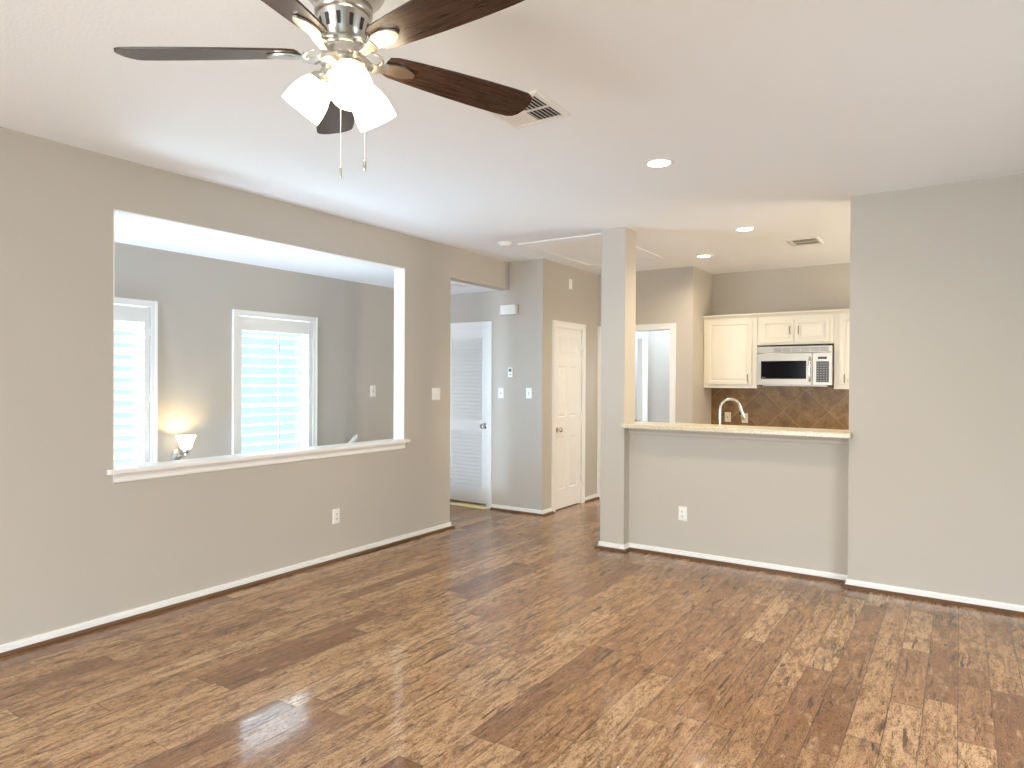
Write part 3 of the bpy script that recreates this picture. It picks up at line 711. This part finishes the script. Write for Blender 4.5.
# ------------------------------------------------------------------ kitchen wall units
bm = new(); box(bm, XP+.001, 1.2, YK-.008, YK, .86, 1.42)
struct('wall_backsplash', bm, m_tile, 'brown stone-look backsplash tiles laid diagonally under the cabinets', 'backsplash')
YF = 7.78
def cab_door(parent, x0, x1, z0, z1, hx, hz):
    bm = new(); fr = .036; y = YF-.019
    for (a_, b_, c_, d__) in ((x0, x0+fr, z0, z1), (x1-fr, x1, z0, z1), (x0+fr, x1-fr, z0, z0+fr), (x0+fr, x1-fr, z1-fr, z1)): box(bm, a_, b_, y, YF-.001, c_, d__)
    a_, b_, c_, d__ = x0+fr, x1-fr, z0+fr, z1-fr
    loft(bm, [[(a_, y, c_), (b_, y, c_), (b_, y, d__), (a_, y, d__)], [(a_+.004, y+.008, c_+.004), (b_-.004, y+.008, c_+.004), (b_-.004, y+.008, d__-.004), (a_+.004, y+.008, d__-.004)],
              [(a_+.014, y+.008, c_+.014), (b_-.014, y+.008, c_+.014), (b_-.014, y+.008, d__-.014), (a_+.014, y+.008, d__-.014)],
              [(a_+.03, y+.003, c_+.03), (b_-.03, y+.003, c_+.03), (b_-.03, y+.003, d__-.03), (a_+.03, y+.003, d__-.03)]], True, False)
    box(bm, a_, b_, YF-.010, YF-.001, c_, d__)
    f_ = bm.faces.new([bm.verts.new(p_) for p_ in [(a_+.03, y+.003, c_+.03), (b_-.03, y+.003, c_+.03), (b_-.03, y+.003, d__-.03), (a_+.03, y+.003, d__-.03)]])
    d_o = obj('door', bm, m_cab, parent, bevel=.0015)
    bm = new(); tube(bm, [(hx, y, hz-.040), (hx, y-.022, hz-.038), (hx, y-.026, hz-.02), (hx, y-.026, hz+.02), (hx, y-.022, hz+.038), (hx, y, hz+.040)], .0045, 8); obj('handle', bm, m_pull, d_o, smooth=True)
    return d_o
def upper(x0, x1, z0, z1, doors, label):
    bm = new(); box(bm, x0+.0015, x1-.0015, YF, YK-.009, z0, z1); cb = tag(obj('upper_cabinet', bm, m_cab, bevel=.001), label, 'kitchen cabinet', 'upper kitchen cabinets')
    for d__ in doors: cab_door(cb, *d__)
    return cb
upper(XP+.002, -1.900, 1.362, 2.155, [(-2.458, -1.955, 1.405, 2.122, -1.995, 1.475)], 'tall white upper cabinet with one door, left of the microwave')
upper(-1.900, -1.115, 1.845, 2.155, [(-1.850, -1.512, 1.868, 2.115, -1.548, 2.00), (-1.500, -1.160, 1.868, 2.115, -1.462, 2.00)], 'short white upper cabinet with two doors above the microwave')
upper(-1.115, -.50, 1.362, 2.155, [(-1.060, -.56, 1.405, 2.122, -1.010, 1.475)], 'white upper cabinet right of the microwave, mostly behind the right wall')
bm = new(); prism(bm, [(XP+.002, YK-.009, 2.155), (XP+.002, YF-.006, 2.155), (XP+.002, YF-.010, 2.166), (XP+.002, YF-.024, 2.180), (XP+.002, YF-.034, 2.190), (XP+.002, YF-.034, 2.202), (XP+.002, YK-.009, 2.202)], (2.0, 0, 0))
tag(obj('crown_moulding', bm, m_cab), 'cream crown moulding running along the tops of the upper cabinets', 'moulding')

MX0, MX1, MY, MZ0, MZ1 = -1.882, -1.118, 7.70, 1.400, 1.822
mw = empty('microwave', ((MX0+MX1)/2, YK-.009, MZ0), 'stainless over-the-range microwave with black glass window between the white cabinets', 'microwave')
def mpart(nm, bm, m, par=mw, **k):
    o = obj(nm, bm, m, par, **k)
    if par is mw: o.matrix_parent_inverse = Matrix.Translation(Vector(mw.location)).inverted()
    return o
bm = new(); box(bm, MX0, MX1, MY+.03, YK-.010, MZ0, MZ1); box(bm, MX0+.05, MX1-.05, MY+.06, YK-.05, MZ0-.012, MZ0); mpart('body', bm, m_steel)
bm = new(); box(bm, MX0, MX1, MY+.004, MY+.03, 1.752, MZ1); gr = mpart('vent_grille', bm, m_steel, bevel=.003)
bm = new()
for i in range(6):
    xa = MX0+.175 + i*.094
    for j in range(4): box(bm, xa, xa+.084, MY+.002, MY+.008, 1.763+j*.0125, 1.770+j*.0125)
o = obj('grille_slots', bm, mat('grey_grille', (.16, .16, .165), .5), gr)
XS = -1.312
bm = new(); box(bm, MX0, XS-.002, MY, MY+.03, MZ0, 1.748); mdo = mpart('door', bm, m_steel, bevel=.004)
bm = new(); box(bm, -1.838, -1.372, MY-.003, MY+.002, 1.468, 1.664); wn = obj('window', bm, m_black, mdo, bevel=.002)
bm = new(); lathe(bm, [(.0065, 0), (.0065, .0012), (.001, .0012)], 16, mtx=Matrix.Translation((-1.822, MY-.003, 1.484)) @ Matrix.Rotation(H90, 4, 'X'))
for k in range(2): box(bm, -1.811+k*.013, -1.8035+k*.013, MY-.0042, MY-.003, 1.4795, 1.4885)
obj('badge', bm, mat('silver_badge', (.16, .16, .16), .4, .3), mdo)
bm = new(); tube(bm, [(-1.338, MY, 1.445), (-1.338, MY-.030, 1.455), (-1.338, MY-.034, 1.50), (-1.338, MY-.034, 1.645), (-1.338, MY-.030, 1.69), (-1.338, MY, 1.70)], .0095, 12); obj('handle', bm, m_chrome, mdo, smooth=True)
bm = new(); box(bm, XS, MX1, MY, MY+.03, MZ0, 1.748); cp = mpart('control_panel', bm, m_steel, bevel=.003)
bm = new(); box(bm, -1.272, -1.150, MY-.003, MY+.001, 1.434, 1.656); kp = obj('keypad', bm, mat('charcoal_keypad', (.045, .045, .047), .35), cp)
bm = new(); box(bm, -1.258, -1.170, MY-.003, MY+.001, 1.679, 1.704); obj('display', bm, m_black, cp)
bm = new()
for r_ in range(8):
    for c_ in range(4): box(bm, -1.262+c_*.0275, -1.246+c_*.0275, MY-.0042, MY-.0025, 1.446+r_*.0255, 1.455+r_*.0255)
obj('buttons', bm, m_key, cp)
